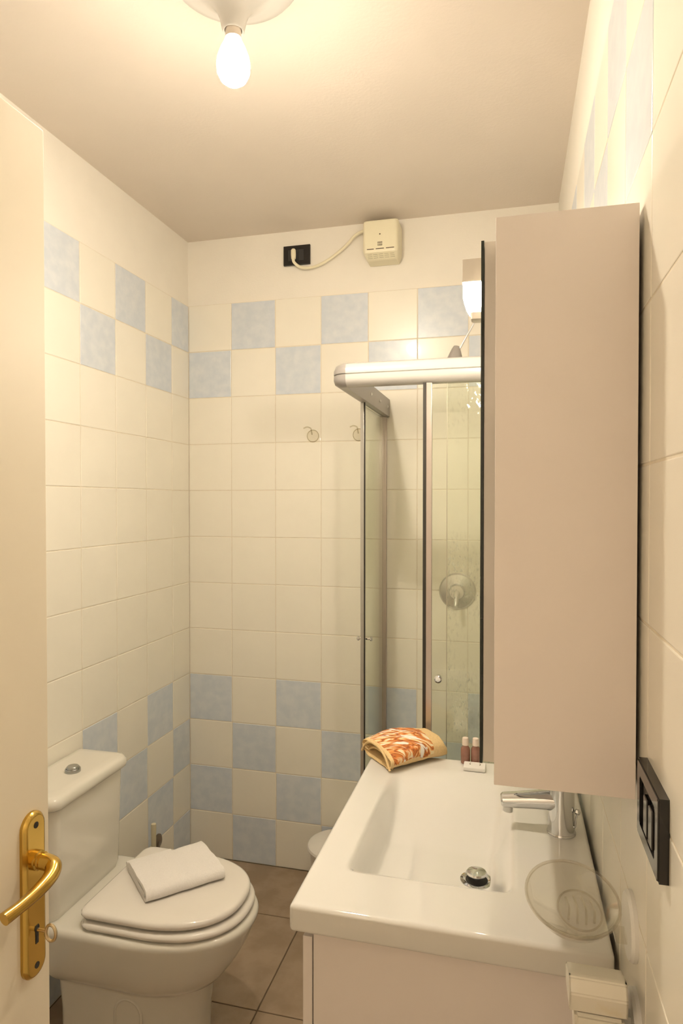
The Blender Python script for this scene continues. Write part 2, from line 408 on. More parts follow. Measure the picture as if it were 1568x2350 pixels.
pts = smoothpath([(FX + 0.006, py, hz), (FX + 0.018, py, hz - 0.001), (FX + 0.028, py - 0.003, hz - 0.003), (FX + 0.034, py - 0.016, hz - 0.008), (FX + 0.035, py - 0.040, hz - 0.013), (FX + 0.032, py - 0.065, hz - 0.017), (FX + 0.027, py - 0.088, hz - 0.020)], 7)
nn = len(pts); rad = [0.0105 - 0.0035 * min(1, max(0, (k / nn - 0.35) * 2)) + 0.0012 * max(0, (k / nn - 0.75) * 4) for k in range(nn)]
obj('handle_lever', tube(NB(), pts, rad, 14), M['brass'], door)['label'] = 'brass lever bent towards the hinge side'
# key in the lock
kx = FX + 0.001; key = thing('door_key', 'small metal key sticking out of the brass door lock', 'key', (kx, py, zk + 0.006))
bm = NB(); tube(bm, [(kx, py, zk + .006), (kx + 0.012, py, zk + .006)], 0.0022, 10)
obj('shank', bm, M['key'], key)
bm = NB(); ring = [(kx + 0.0195 + 0.0075 * math.cos(a), py + 0.001, zk + 0.004 + 0.0105 * math.sin(a)) for a in [2 * math.pi * i / 24 for i in range(25)]]
tube(bm, ring, 0.0021, 8, False); obj('bow', bm, M['key'], key)

# ------------------------------------------------------------------ ceiling lamp
bx, by = 0.793, -1.32
cl = thing('ceiling_lamp', 'bare lit bulb hanging from a saucer-shaped grey ceiling fitting', 'lamp', (bx, by, H))
prof = [(0.130, H - 0.0005), (0.140, H - 0.006), (0.142, H - 0.014), (0.134, H - 0.024), (0.110, H - 0.036), (0.080, H - 0.050), (0.055, H - 0.066), (0.038, H - 0.085), (0.029, H - 0.105), (0.0235, H - 0.130), (0.0215, H - 0.134), (0.0185, H - 0.131), (0.018, H - 0.100)]
obj('ceiling_rose', lathe(NB(), prof, (bx, by, 0), n=48, cap0=False, cap1=True), M['fixture'], cl)
obj('bulb_neck', lathe(NB(), [(0.0165, H - 0.102), (0.0165, H - 0.142), (0.0168, H - 0.147)], (bx, by, 0), n=24), M['socket'], cl)
prof = [(0.0168, H - 0.1471), (0.020, H - 0.156), (0.027, H - 0.170), (0.033, H - 0.186), (0.0355, H - 0.203), (0.034, H - 0.219), (0.027, H - 0.233), (0.016, H - 0.2415), (0.004, H - 0.2445)]
obj('bulb', lathe(NB(), prof, (bx, by, 0), n=24), M['bulb'], cl)['label'] = 'glowing white bulb'

# ------------------------------------------------------------------ fan on the back wall, cable, socket
fx0, fx1, fz0, fzm, fz1, fd = 0.797, 0.937, 2.500, 2.528, 2.648, 0.095
fan = thing('extractor_fan', 'cream plastic fan unit with bottom vents under the ceiling', 'fan', ((fx0 + fx1) / 2, 0, fz0))
def fan_loop(z, x0, x1, d, r=0.014, n=5):
    L = [(x0, -0.0005, z), (x1, -0.0005, z)]
    for i in range(n + 1):
        a = -math.pi / 2 * i / n; L.append((x1 - r + r * math.cos(a), -d + r + r * math.sin(a), z))
    for i in range(n + 1):
        a = -math.pi / 2 - math.pi / 2 * i / n; L.append((x0 + r + r * math.cos(a), -d + r + r * math.sin(a), z))
    return L
bm = NB(); loft(bm, [fan_loop(fz0, fx0 + 0.012, fx1 - 0.010, fd - 0.044), fan_loop(fz0 + 0.004, fx0 + 0.010, fx1 - 0.008, fd - 0.034), fan_loop(fzm - 0.006, fx0 + 0.002, fx1 - 0.002, fd - 0.004), fan_loop(fzm + 0.004, fx0, fx1, fd), fan_loop(fz1 - 0.010, fx0, fx1, fd), fan_loop(fz1 - 0.003, fx0 + 0.002, fx1 - 0.002, fd - 0.003), fan_loop(fz1, fx0 + 0.008, fx1 - 0.008, fd - 0.010)])
body = obj('housing', bm, M['cream_plastic'], fan, angle=30)
for x0, x1 in ((0.815, 0.842), (0.850, 0.882), (0.890, 0.922)):
    obj('slot', box(NB(), x0, x1, -fd - 0.0006, -fd + 0.002, fzm + 0.0045, fzm + 0.0075), M['ink'], fan)
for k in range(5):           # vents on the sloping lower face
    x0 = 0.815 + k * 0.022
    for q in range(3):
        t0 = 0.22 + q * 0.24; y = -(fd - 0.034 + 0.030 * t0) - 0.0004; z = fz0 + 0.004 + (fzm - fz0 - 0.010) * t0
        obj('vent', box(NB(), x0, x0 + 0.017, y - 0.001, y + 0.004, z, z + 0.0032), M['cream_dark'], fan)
obj('indicator', lathe(NB(), [(0.0001, 0), (0.0028, 0), (0.0022, 0.0015), (0.0001, 0.0016)], (0.866, -fd, 2.590), (0, -1, 0), 12), M['ink'], fan)
bm = NB()
for r in range(2):
    for c in range(3):
        x = 0.8575 + c * 0.0065; z = 2.5455 + (1 - r) * 0.0085
        box(bm, x, x + 0.0016, -fd - 0.0004, -fd + 0.001, z, z + 0.0065); box(bm, x + 0.0030, x + 0.0048, -fd - 0.0004, -fd + 0.001, z, z + 0.0065)
        box(bm, x, x + 0.0048, -fd - 0.0004, -fd + 0.001, z + (0.0048 if r == 0 else 0), z + (0.0062 if r == 0 else 0.0014))
obj('printed_mark', bm, M['ink'], fan)
cab = smoothpath([(0.489, -0.030, 2.553), (0.497, -0.032, 2.533), (0.525, -0.022, 2.515), (0.575, -0.014, 2.516), (0.640, -0.012, 2.542), (0.705, -0.014, 2.585), (0.755, -0.022, 2.626), (0.803, -0.035, 2.636)], 8)
obj('power_cable', tube(NB(), cab, 0.0060, 10), M['cream_plastic'], fan)['label'] = 'sagging cream cable to the socket'
bm = NB(); lathe(bm, [(0.006, 0), (0.0095, 0.004), (0.0105, 0.02), (0.010, 0.038), (0.006, 0.043)], (0.489, -0.022, 2.551), (0, -0.05, 1), 16)
obj('plug', bm, M['cream_plastic'], fan)
so = thing('wall_socket', 'black rectangular socket plate on the wall beside the fan', 'socket', (0.498, 0, 2.533))
bm = NB(); box(bm, 0.440, 0.556, -0.009, EPS - .0005, 2.533, 2.614, 0.002)
pl = obj('plate', bm, M['black_plastic'], so)
for x0 in (0.463, 0.486, 0.509): obj('module', box(NB(), x0 - 0.002, x0 + 0.0195, -0.0105, -0.008, 2.551, 2.596, 0.0006), M['black_module'], so)

# ------------------------------------------------------------------ clear hooks on the back wall
def hook(x, z):
    h = thing('suction_hook', '', 'hook', (x, 0, z), 'clear hooks on the back wall')
    obj('suction_cup', lathe(NB(), [(0.026, -0.0005), (0.0258, 0.0015), (0.020, 0.004), (0.008, 0.008), (0.006, 0.014)], (x, 0, z), (0, -1, 0), 32), M['clear'], h)
    p = smoothpath([(x, -0.014, z + 0.004), (x - 0.002, -0.017, z + 0.018), (x - 0.004, -0.022, z + 0.030), (x - 0.016, -0.034, z + 0.034), (x - 0.028, -0.042, z + 0.028)], 5)
    obj('cup_rim', tube(NB(), [(x + 0.0245 * math.cos(2 * math.pi * i / 32), -0.003, z + 0.0245 * math.sin(2 * math.pi * i / 32)) for i in range(33)], 0.0018, 8, False), M['hook'], h)
    obj('hook_arm', tube(NB(), p, 0.0028, 8), M['hook'], h)
    return h
hook(0.566, 1.824)['label'] = 'clear plastic suction hook further from the shower'
hook(0.762, 1.824)['label'] = 'clear plastic suction hook beside the shower glass edge'

# ------------------------------------------------------------------ shower enclosure
SX, SY = 0.846, -0.745               # outer left and front planes
HZ0, HZ1 = 1.893, 1.962
sh = thing('shower_enclosure', 'corner shower cabin with white top rail and open glass sliding doors', 'shower', (1.19, -0.37, 0))
def rail_prof(z0, z1, d):            # (depth outwards, z) rounded outer side
    return [(0, z0), (d * 0.55, z0), (d * 0.9, z0 + 0.008), (d, z0 + 0.020), (d, (z0 + z1) / 2 - 0.002), (d - 0.004, (z0 + z1) / 2), (d, (z0 + z1) / 2 + 0.002), (d, z1 - 0.022), (d * 0.86, z1 - 0.008), (d * 0.55, z1), (0, z1)]
RD = 0.042
def rail_x(x0, x1): return [[(x, SY + RD - d, z) for d, z in rail_prof(HZ0, HZ1, RD)] for x in (x0, x1)]
def rail_y(y0, y1): return [[(SX + RD - d, y, z) for d, z in rail_prof(HZ0, HZ1, RD)] for y in (y0, y1)]
bm = NB(); loft(bm, rail_x(SX + 0.046, W - 0.001)); obj('front_rail', bm, M['white_alu'], sh, angle=50)['label'] = 'white grooved top rail'
bm = NB(); loft(bm, rail_y(SY + 0.046, -0.001)); side = obj('side_rail', bm, M['grey_plastic'], sh, angle=50)
for yy in (-0.045, -0.20, -0.36): obj('screw', lathe(NB(), [(0.006, -0.001), (0.0055, 0.002), (0.003, 0.0035)], (SX + RD, yy, HZ0 + 0.035), (1, 0, 0), 14), M['white_plastic'], side)
bm = NB(); loops = []
for k in range(9):                   # rounded corner cap
    a = math.pi / 2 * k / 8; ri = 0.046
    cx, cy = SX + ri, SY + ri
    loops.append([(cx - (ri - RD + d) * math.cos(a), cy - (ri - RD + d) * math.sin(a), z) for d, z in rail_prof(HZ0, HZ1, RD)])
loft(bm, loops); obj('corner_cap', bm, M['grey_plastic'], sh, angle=50)['label'] = 'grey rounded corner cap'
def pane(name, x0, x1, y0, y1, z0, z1, m): 
    return obj(name, box(NB(), x0, x1, y0, y1, z0, z1), m, sh, smooth=False)
gz0 = 0.135
# sliding and fixed panes
lp = pane('sliding_door', 0.8645, 0.8695, -0.405, -0.040, gz0, HZ0, M['glass']); lp['label'] = 'side glass door pushed back'
obj('edge_profile', box(NB(), 0.861, 0.873, -0.409, -0.4045, gz0, HZ0, 0.001), M['chrome_dull'], lp)
obj('seal_strip', box(NB(), 0.8735, 0.8775, -0.4085, -0.4035, gz0, HZ0), M['rubber'], lp)
bm = NB(); tube(bm, [(0.850, -0.388, 1.075), (0.895, -0.388, 1.075)], 0.004, 10); lathe(bm, [(0.007, 0), (0.008, 0.004), (0.005, 0.008)], (0.892, -0.388, 1.075), (1, 0, 0), 14); lathe(bm, [(0.007, 0), (0.008, 0.004), (0.005, 0.008)], (0.852, -0.388, 1.075), (-1, 0, 0), 14)
obj('door_knob', bm, M['chrome'], lp)
fp = pane('fixed_pane', 0.8525, 0.8570, -0.345, -0.018, gz0, HZ0, M['glass'])
obj('wall_profile', box(NB(), 0.847, 0.878, -0.020, -0.001, gz0 - 0.02, HZ0 - 0.0005, 0.002), M['alu'], sh)
fd_ = pane('sliding_door', 1.126, 1.515, -0.7275, -0.7225, gz0, HZ0, M['glass']); fd_['label'] = 'front glass door pushed to the right'
obj('edge_profile', box(NB(), 1.128, 1.144, -0.7325, -0.7185, gz0, HZ0, 0.001), M['alu'], fd_)
obj('seal_strip', box(NB(), 1.1185, 1.1275, -0.731, -0.720, gz0, HZ0), M['rubber'], fd_)['label'] = 'dark rubber seal'
bm = NB(); lathe(bm, [(0.0085, 0), (0.0085, 0.008), (0.011, 0.016), (0.011, 0.022), (0.007, 0.025)], (1.165, -0.727, 1.047), (0, -1, 0), 18)
obj('door_knob', bm, M['chrome'], fd_)
pane('fixed_pane', 1.186, 1.528, -0.7120, -0.7075, gz0, HZ0, M['glass_stain'])['label'] = 'fixed pane with limescale speckle'
obj('pane_edge', box(NB(), 1.1845, 1.1862, -0.7125, -0.707, gz0, HZ0), M['alu'], sh)
bm = NB(); box(bm, SX, W - 0.001, SY, SY + 0.06, 0, 0.115, 0.008); box(bm, SX, SX + 0.06, SY + .05, -0.001, 0, 0.115, 0.008)
box(bm, W - 0.05, W - 0.001, SY + .05, -0.001, 0, 0.115, 0.008); box(bm, SX + .05, W - 0.04, -0.05, -0.001, 0, 0.115, 0.008); box(bm, SX + 0.02, W - 0.02, SY + 0.02, -0.02, 0, 0.06)
obj('shower_tray', bm, M['ceramic'], sh)
obj('tray_drain', lathe(NB(), [(0.0001, 0), (0.045, 0), (0.042, 0.004), (0.0001, 0.005)], (1.19, -0.37, 0.06)), M['chrome'], sh)
bm = NB(); box(bm, SX + 0.004, W - 0.001, SY + 0.006, SY + 0.040, 0.115, gz0 + 0.004, 0.002); box(bm, SX + 0.004, SX + 0.036, SY + .04, -0.001, 0.115, gz0 + 0.004, 0.002)
obj('bottom_rail', bm, M['white_alu'], sh)
# mixer and shower head inside
mx = thing('shower_mixer', 'round chrome shower mixer on the wall behind the speckled glass', 'tap', (1.160, 0, 1.20))
obj('cover_plate', lathe(NB(), [(0.072, -0.001), (0.072, 0.004), (0.066, 0.010), (0.032, 0.016), (0.030, 0.040), (0.026, 0.046), (0.001, 0.047)], (1.160, 0, 1.20), (0, -1, 0), 36), M['chrome_dull'], mx)
obj('lever', tube(NB(), [(1.160, -0.040, 1.20), (1.160, -0.062, 1.185), (1.160, -0.085, 1.150)], [0.012, 0.010, 0.007], 12), M['chrome_dull'], mx)
shd = thing('hand_shower', 'grey shower rose on a thin arm above the white rail', 'shower', (1.177, -0.35, 1.99))
obj('arm', tube(NB(), [(1.190, -0.35, 2.066), (1.262, -0.345, 2.195), (1.40, -0.335, 2.37), (W + .001, -0.33, 2.40)], 0.0030, 10), M['chrome_dull'], shd)
bm = NB(); lathe(bm, [(0.036, 0), (0.038, 0.006), (0.030, 0.030), (0.020, 0.058), (0.015, 0.072), (0.009, 0.083), (0.001, 0.085)], (1.172, -0.35, 1.998), (0.12, 0, 1), 24)
obj('rose', bm, M['grey_plastic'], shd)

# ------------------------------------------------------------------ waste bin
bc = (0.718, -0.165)
bi = thing('waste_bin', 'round white lidded bin between the basin and the shower', 'bin', (bc[0], bc[1], 0))
obj('body', lathe(NB(), [(0.092, 0.0), (0.096, 0.004), (0.110, 0.20), (0.108, 0.205)], (bc[0], bc[1], 0), n=36), M['bin'], bi)
obj('lid', lathe(NB(), [(0.112, 0.2055), (0.119, 0.2065), (0.121, 0.214), (0.118, 0.222), (0.105, 0.228), (0.05, 0.233), (0.001, 0.234)], (bc[0], bc[1], 0), n=40), M['bin'], bi)

# ------------------------------------------------------------------ vanity cabinet and basin
BX0, BX1, BY0, BY1, BZ = 0.998, 1.5225, -1.563, -0.842, 0.860
va = thing('vanity_cabinet', 'white lacquered vanity cabinet under the basin', 'cabinet', (1.28, -1.22, 0))
VY0, VY1, VX0, VX1 = -1.541, -0.868, 1.0355, 1.512
bm = NB(); box(bm, VX0, VX1, VY0, VY0 + 0.018, 0.10, 0.811, 0.001); obj('side_panel', bm, M['lacquer'], va)
bm = NB(); box(bm, VX0, VX1, VY1 - 0.018, VY1, 0.10, 0.811, 0.001); obj('side_panel', bm, M['lacquer'], va)
obj('back_panel', box(NB(), VX1 - 0.012, VX1, VY0 + 0.018, VY1 - 0.018, 0.10, 0.80), M['lacquer'], va)
obj('bottom_panel', box(NB(), VX0, VX1 - .012, VY0 + 0.018, VY1 - 0.018, 0.10, 0.118), M['lacquer'], va)
obj('plinth', box(NB(), VX0 + 0.05, VX1, VY0 + 0.02, VY1 - 0.02, 0, 0.0995), M['lacquer'], va)
ymid = (VY0 + VY1) / 2
for a, b, hy in ((VY0, ymid - 0.0015, ymid - 0.03), (ymid + 0.0015, VY1, ymid + 0.03)):
    d = obj('door', box(NB(), 1.0165, 1.0335, a, b, 0.105, 0.795, 0.001), M['lacquer'], va)
    obj('handle', tube(NB(), [(1.017, hy, 0.60), (0.996, hy, 0.60), (0.996, hy, 0.70), (1.017, hy, 0.70)], 0.004, 8), M['chrome'], d)

ba = thing('washbasin', 'glossy white rectangular washbasin with a sunken bowl on the vanity', 'basin', (1.27, -1.22, 0.80))
def sst(t): t = max(0, min(1, t)); return t * t * (3 - 2 * t)
RX0, RX1, RY0, RY1 = 1.066, 1.378, -1.436, -0.915
def bowl_depth(x, y):
    l = sst((x - RX0) / 0.040); r = sst((RX1 - x) / 0.055); n = sst((y - RY0) / 0.032)
    f = sst((RY1 - y) / 0.27)
    floor_d = 0.072 + 0.012 * (1 - min(1, math.hypot((x - 1.30) / 0.22, (y + 1.262) / 0.30)))
    return floor_d * l * r * n * f
def axis_pts(a, b, r0, r1, coarse, fine):
    p = {round(a, 5), round(b, 5), round(a + 0.02, 5), round(b - 0.02, 5)}
    v = r0 - 0.004
    while v <= r1 + 0.004:
        p.add(round(v, 5)); v += fine
    q = a + 0.02
    while q < r0 - 0.015: p.add(round(q, 5)); q += coarse
    q = b - 0.02
    while q > r1 + 0.015: p.add(round(q, 5)); q -= coarse
    return sorted(p)
gx = axis_pts(BX0, BX1, RX0, RX1, 0.03, 0.005); gy = axis_pts(BY0, BY1, RY0, RY1, 0.04, 0.0062)
bm = NB()
top = [[bm.verts.new((x, y, BZ - bowl_depth(x, y))) for y in gy] for x in gx]
for i in range(len(gx) - 1):
    for j in range(len(gy) - 1): bm.faces.new((top[i][j], top[i + 1][j], top[i + 1][j + 1], top[i][j + 1]))
ring_ = [top[i][0] for i in range(len(gx))] + [top[-1][j] for j in range(1, len(gy))] + [top[i][-1] for i in range(len(gx) - 2, -1, -1)] + [top[0][j] for j in range(len(gy) - 2, 0, -1)]
low = [bm.verts.new((v.co.x, v.co.y, 0.812)) for v in ring_]
n = len(ring_)
for i in range(n): bm.faces.new((ring_[i], low[i], low[(i + 1) % n], ring_[(i + 1) % n]))
low2 = [bm.verts.new((min(max(v.co.x, BX0 + 0.035), BX1 - 0.035), min(max(v.co.y, BY0 + 0.035), BY1 - 0.035), 0.812)) for v in low]
for i in range(n):
    q = [low[i], low2[i], low2[(i + 1) % n], low[(i + 1) % n]]
    if (q[1].co - q[2].co).length > 1e-6: bm.faces.new(q)
    else:
        try: bm.faces.new((q[0], q[1], q[3]))
        except ValueError: pass
bmesh.ops.remove_doubles(bm, verts=low2, dist=1e-6)
bm.edges.ensure_lookup_table()
tops = set(ring_); corners = {top[0][0], top[-1][0], top[0][-1], top[-1][-1]}
lows = set(low)
ed = [e for e in bm.edges if (e.verts[0] in tops and e.verts[1] in tops and len([f for f in e.link_faces]) == 2 and any(len(f.verts) == 4 and any(v in lows for v in f.verts) for f in e.link_faces))]
ed += [e for e in bm.edges if (e.verts[0] in corners and e.verts[1] in lows) or (e.verts[1] in corners and e.verts[0] in lows)]
ed += [e for e in bm.edges if e.verts[0] in lows and e.verts[1] in lows]
bmesh.ops.bevel(bm, geom=list(set(ed)), offset=0.008, segments=4, affect='EDGES', profile=0.5, clamp_overlap=True)
obj('basin_body', bm, M['ceramic'], ba, angle=60)
dz = BZ - bowl_depth(1.30, -1.262) + 0.0008
obj('drain_ring', lathe(NB(), [(0.022, dz - 0.006), (0.0235, dz + 0.001), (0.027, dz + 0.0032), (0.033, dz + 0.002), (0.0345, dz - 0.003)], (1.300, -1.262, 0), n=32, cap0=False, cap1=False), M['chrome'], ba)
obj('drain_well', lathe(NB(), [(0.0001, dz + 0.0009), (0.0225, dz + 0.0009), (0.0225, dz + 0.0014), (0.0001, dz + 0.0014)], (1.300, -1.262, 0), n=32), M['black'], ba)
obj('drain_plug', lathe(NB(), [(0.008, dz), (0.008, dz + 0.012), (0.020, dz + 0.013), (0.0215, dz + 0.016), (0.019, dz + 0.019), (0.008, dz + 0.021), (0.0005, dz + 0.0215)], (1.300, -1.262, 0), n=32), M['chrome'], ba)

# ------------------------------------------------------------------ tap
tx, ty = 1.470, -1.185
fa = thing('basin_tap', 'chrome single-lever basin mixer tap', 'tap', (tx, ty, BZ))
obj('tap_body', lathe(NB(), [(0.0295, BZ + 0.0003), (0.0295, BZ + 0.003), (0.0275, BZ + 0.006), (0.0262, BZ + 0.05), (0.0265, BZ + 0.095), (0.0255, BZ + 0.104), (0.018, BZ + 0.108), (0.001, BZ + 0.109)], (tx, ty, 0), n=32), M['chrome'], fa)
pts = [(tx - 0.005, ty, BZ + 0.066), (tx - 0.03, ty, BZ + 0.066), (tx - 0.055, ty, BZ + 0.063), (tx - 0.080, ty, BZ + 0.060), (tx - 0.105, ty, BZ + 0.057), (tx - 0.119, ty, BZ + 0.0555), (tx - 0.123, ty, BZ + 0.055)]
obj('spout', tube(NB(), pts, [0.023, 0.0215, 0.019, 0.0175, 0.0165, 0.0155, 0.012], 20, True, 0.98), M['chrome'], fa)
obj('aerator', lathe(NB(), [(0.0105, 0), (0.0105, -0.012), (0.008, -0.0125), (0.0005, -0.010)], (tx - 0.108, ty, BZ + 0.045), (0.08, 0, 1), 18), M['chrome_dull'], fa)
bm = NB(); loft(bm, [[(tx - x, ty + s * w, BZ + z) for s, z in ((-1, zb), (1, zb), (1, zt), (-1, zt))] for x, w, zb, zt in ((-0.022, 0.018, 0.1095, 0.121), (0.0, 0.021, 0.1095, 0.125), (0.04, 0.018, 0.112, 0.122), (0.085, 0.014, 0.116, 0.123), (0.108, 0.011, 0.118, 0.1225))])
bmesh.ops.bevel(bm, geom=bm.edges[:], offset=0.003, segments=2, affect='EDGES')
obj('lever', bm, M['chrome'], fa)
bm = NB(); tube(bm, [(tx + 0.0265, ty - 0.012, BZ + 0.020), (tx + 0.029, ty - 0.012, BZ + 0.045)], 0.0018, 8)
lathe(bm, [(0.001, -0.0065), (0.0042, -0.005), (0.0065, 0), (0.0042, 0.005), (0.001, 0.0065)], (tx + 0.0305, ty - 0.012, BZ + 0.052), (0, 0, 1), 16)
tube(bm, [(tx + 0.020, ty - 0.008, BZ + 0.018), (tx + 0.0268, ty - 0.012, BZ + 0.020)], 0.0018, 8)
obj('plug_rod', bm, M['chrome'], fa)

# ------------------------------------------------------------------ mirror cabinet + lamp
MY0, MY1, MZ0, MZ1, MXF = -1.710, -0.950, 1.166, 1.936, 1.345
mc = thing('mirror_cabinet', 'tall white wall cabinet with a mirror front above the basin', 'cabinet', (1.43, -1.33, MZ0))
for a in (MY0, MY1 - 0.018): obj('side_panel', box(NB(), MXF, W - 0.0055, a, a + 0.018, MZ0, MZ1, 0.0008), M['lacquer'], mc)
obj('top_panel', box(NB(), MXF, W - 0.0055, MY0 + 0.018, MY1 - 0.018, MZ1 - 0.018, MZ1 - .0005), M['lacquer'], mc)
obj('bottom_panel', box(NB(), MXF, W - 0.0055, MY0 + 0.018, MY1 - 0.018, MZ0 + .0005, MZ0 + 0.018), M['lacquer'], mc)
obj('back_panel', box(NB(), W - 0.012, W - 0.0055, MY0 + 0.018, MY1 - 0.018, MZ0 + 0.018, MZ1 - 0.018), M['lacquer'], mc)
for zz in (1.42, 1.68): obj('shelf', box(NB(), MXF + 0.012, W - 0.0125, MY0 + 0.0185, MY1 - 0.0185, zz, zz + 0.014), M['lacquer'], mc)
obj('hanger_rail', box(NB(), W - 0.0053, W - .0005, MY0 + 0.1, MY1 - 0.1, MZ1 - 0.12, MZ1 - 0.06), M['bracket'], mc)
md = obj('mirror_door', box(NB(), 1.3265, MXF - 0.0005, -1.620, -1.040, MZ0 - 0.004, MZ1 + 0.003, 0.0006), M['board_edge'], mc)
bm = NB(); x0, x1, y0, y1, z0, z1 = 1.3205, 1.326, -1.622, -1.038, MZ0 - 0.006, MZ1 + 0.004
bv = 0.018; lo_ = [(x1, y0, z0), (x1, y1, z0), (x1, y1, z1), (x1, y0, z1)]
mid = [(x0 + 0.0012, y0, z0), (x0 + 0.0012, y1, z0), (x0 + 0.0012, y1, z1), (x0 + 0.0012, y0, z1)]
inn = [(x0, y0 + bv, z0 + bv), (x0, y1 - bv, z0 + bv), (x0, y1 - bv, z1 - bv), (x0, y0 + bv, z1 - bv)]
loft(bm, [lo_, mid, inn])
mo = obj('mirror', bm, None, md, smooth=False, mats=[M['mirror'], M['mirror_edge']])
for pgn in mo.data.polygons: pgn.material_index = 0 if pgn.normal.x < -0.5 else 1
mo['label'] = 'bevelled mirror glass with dark edge'

ly = -1.28
ml = thing('mirror_lamp', 'small lit lamp clipped over the top edge of the mirror', 'lamp', (1.30, ly, MZ1))
obj('arm_box', box(NB(), 1.270, 1.360, ly - 0.024, ly + 0.024, 1.984, 2.030, 0.002), M['lampmetal'], ml)
obj('light_shield', box(NB(), 1.3172, 1.3198, ly - 0.042, ly + 0.042, 1.925, 2.028, 0.0008), M['lampmetal'], ml)  # plate added to keep the lamp glow off the right wall
obj('foot', box(NB(), 1.348, 1.362, ly - 0.024, ly + 0.024, MZ1 + 0.0035, 1.986, 0.001), M['lampmetal'], ml)
def sq(x0, x1, h, z, r=0.006, n=4):
    L = []
    for cx, cy, a0 in ((x1 - r, h - r, 0), (x0 + r, h - r, 90), (x0 + r, -h + r, 180), (x1 - r, -h + r, 270)):
        for k in range(n + 1):
            a = R(a0 + 90 * k / n); L.append((cx + r * math.cos(a), ly + cy + r * math.sin(a), z))
    return L
bm = NB(); loft(bm, [sq(1.272, 1.3165, 0.022, 1.9838), sq(1.272, 1.3165, 0.022, 1.955), sq(1.277, 1.316, 0.018, 1.938), sq(1.283, 1.315, 0.016, 1.927)])
obj('lamp_glass', bm, M['lampglass'], ml)['label'] = 'glowing white lamp glass'
bm = NB(); loft(bm, [sq(1.285, 1.3145, 0.0165, 1.9268), sq(1.287, 1.314, 0.015, 1.914), sq(1.290, 1.312, 0.012, 1.912)]); obj('end_cap', bm, M['lampmetal'], ml)

# ------------------------------------------------------------------ black switch plate on the right wall
sw = thing('switch_plate', 'glossy black switch frame on the right wall beside the mirror cabinet', 'switch', (W, -1.814, 1.145))
y0, y1, z0, z1, d = -1.874, -1.754, 1.147, 1.238, 0.0115
iy0, iy1, iz0, iz1 = y0 + 0.018, y1 - 0.018, z0 + 0.018, z1 - 0.018
bm = NB(); out = [(y0, z0), (y1, z0), (y1, z1), (y0, z1)]; inn = [(iy0, iz0), (iy1, iz0), (iy1, iz1), (iy0, iz1)]
Ls = [[(W + 0.0003, a, b) for a, b in out], [(W - d, a, b) for a, b in out], [(W - d, a, b) for a, b in inn], [(W + 0.0003, a, b) for a, b in inn]]
rows = loft(bm, Ls, False, False)
for i in range(4): bm.faces.new((rows[3][i], rows[3][(i + 1) % 4], rows[0][(i + 1) % 4], rows[0][i]))
bmesh.ops.bevel(bm, geom=[e for e in bm.edges if all(v.co.x < W - 0.005 for v in e.verts)], offset=0.0016, segments=2, affect='EDGES')
obj('frame', bm, M['black_plastic'], sw, angle=40)
for k, a in enumerate((iy0, iy0 + 0.0285, iy0 + 0.057)):
    mdl = obj('module', box(NB(), W - 0.0075, W - 0.0005, a + 0.0005, a + 0.0265, iz0 + .0005, iz1 - .0005, 0.001), M['black_module'], sw)
    if k < 2: obj('rocker', box(NB(), W - 0.0135, W - 0.0077, a + 0.004, a + 0.023, iz0 + 0.006, iz1 - 0.006, 0.0015), M['black_plastic'], mdl)

# ------------------------------------------------------------------ soap dish on its wall disc
sd = thing('soap_dish', 'clear oval soap dish on a white wall disc above the basin', 'soap dish', (W, -1.66, 0.95))
obj('wall_disc', lathe(NB(), [(0.044, -0.0005), (0.044, 0.005), (0.041, 0.009), (0.001, 0.010)], (W, -1.668, 0.975), (-1, 0, 0), 36), M['white_plastic'], sd)
def oval(cx, cy, rx, ry, z, n=40): return [(cx + rx * math.cos(2 * math.pi * i / n), cy + ry * math.sin(2 * math.pi * i / n), z) for i in range(n)]
ocx, ocy = 1.456, -1.602
bm = NB(); obx, oby = ocx + 0.012, ocy + 0.012
loft(bm, [oval(obx, oby, 0.030, 0.050, 0.9355), oval(obx, oby, 0.038, 0.060, 0.937), oval(ocx, ocy, 0.056, 0.084, 0.951), oval(ocx, ocy, 0.064, 0.096, 0.963), oval(ocx, ocy, 0.0655, 0.098, 0.966), oval(ocx, ocy, 0.063, 0.095, 0.9665), oval(ocx, ocy, 0.054, 0.081, 0.954), oval(obx, oby, 0.036, 0.058, 0.9405), oval(obx, oby, 0.028, 0.048, 0.939)])
dish = obj('dish', bm, M['clear'], sd, angle=60); dish['label'] = 'clear plastic dish'
obj('rim', tube(NB(), oval(ocx, ocy, 0.0655, 0.098, 0.9668) + [oval(ocx, ocy, 0.0655, 0.098, 0.9668)[0]], 0.0024, 8, False), M['clear_rim'], dish)
for k in range(4):
    x = obx - 0.018 + 0.012 * k
    h = 0.034 * math.sqrt(max(0.05, 1 - ((x - obx) / 0.03) ** 2))
    obj('rib', tube(NB(), smoothpath([(x, oby - h, 0.9405), (x + 0.003, oby, 0.942), (x, oby + h, 0.9405)], 5), 0.0018, 8), M['clear_rim'], dish)
obj('rib', tube(NB(), oval(obx, oby, 0.031, 0.051, 0.9405) + [oval(obx, oby, 0.031, 0.051, 0.9405)[0]], 0.0016, 6, False), M['clear_rim'], dish)
obj('arm', box(NB(), 1.505, 1.522, -1.682, -1.655, 0.955, 0.966, 0.003), M['clear'], sd)

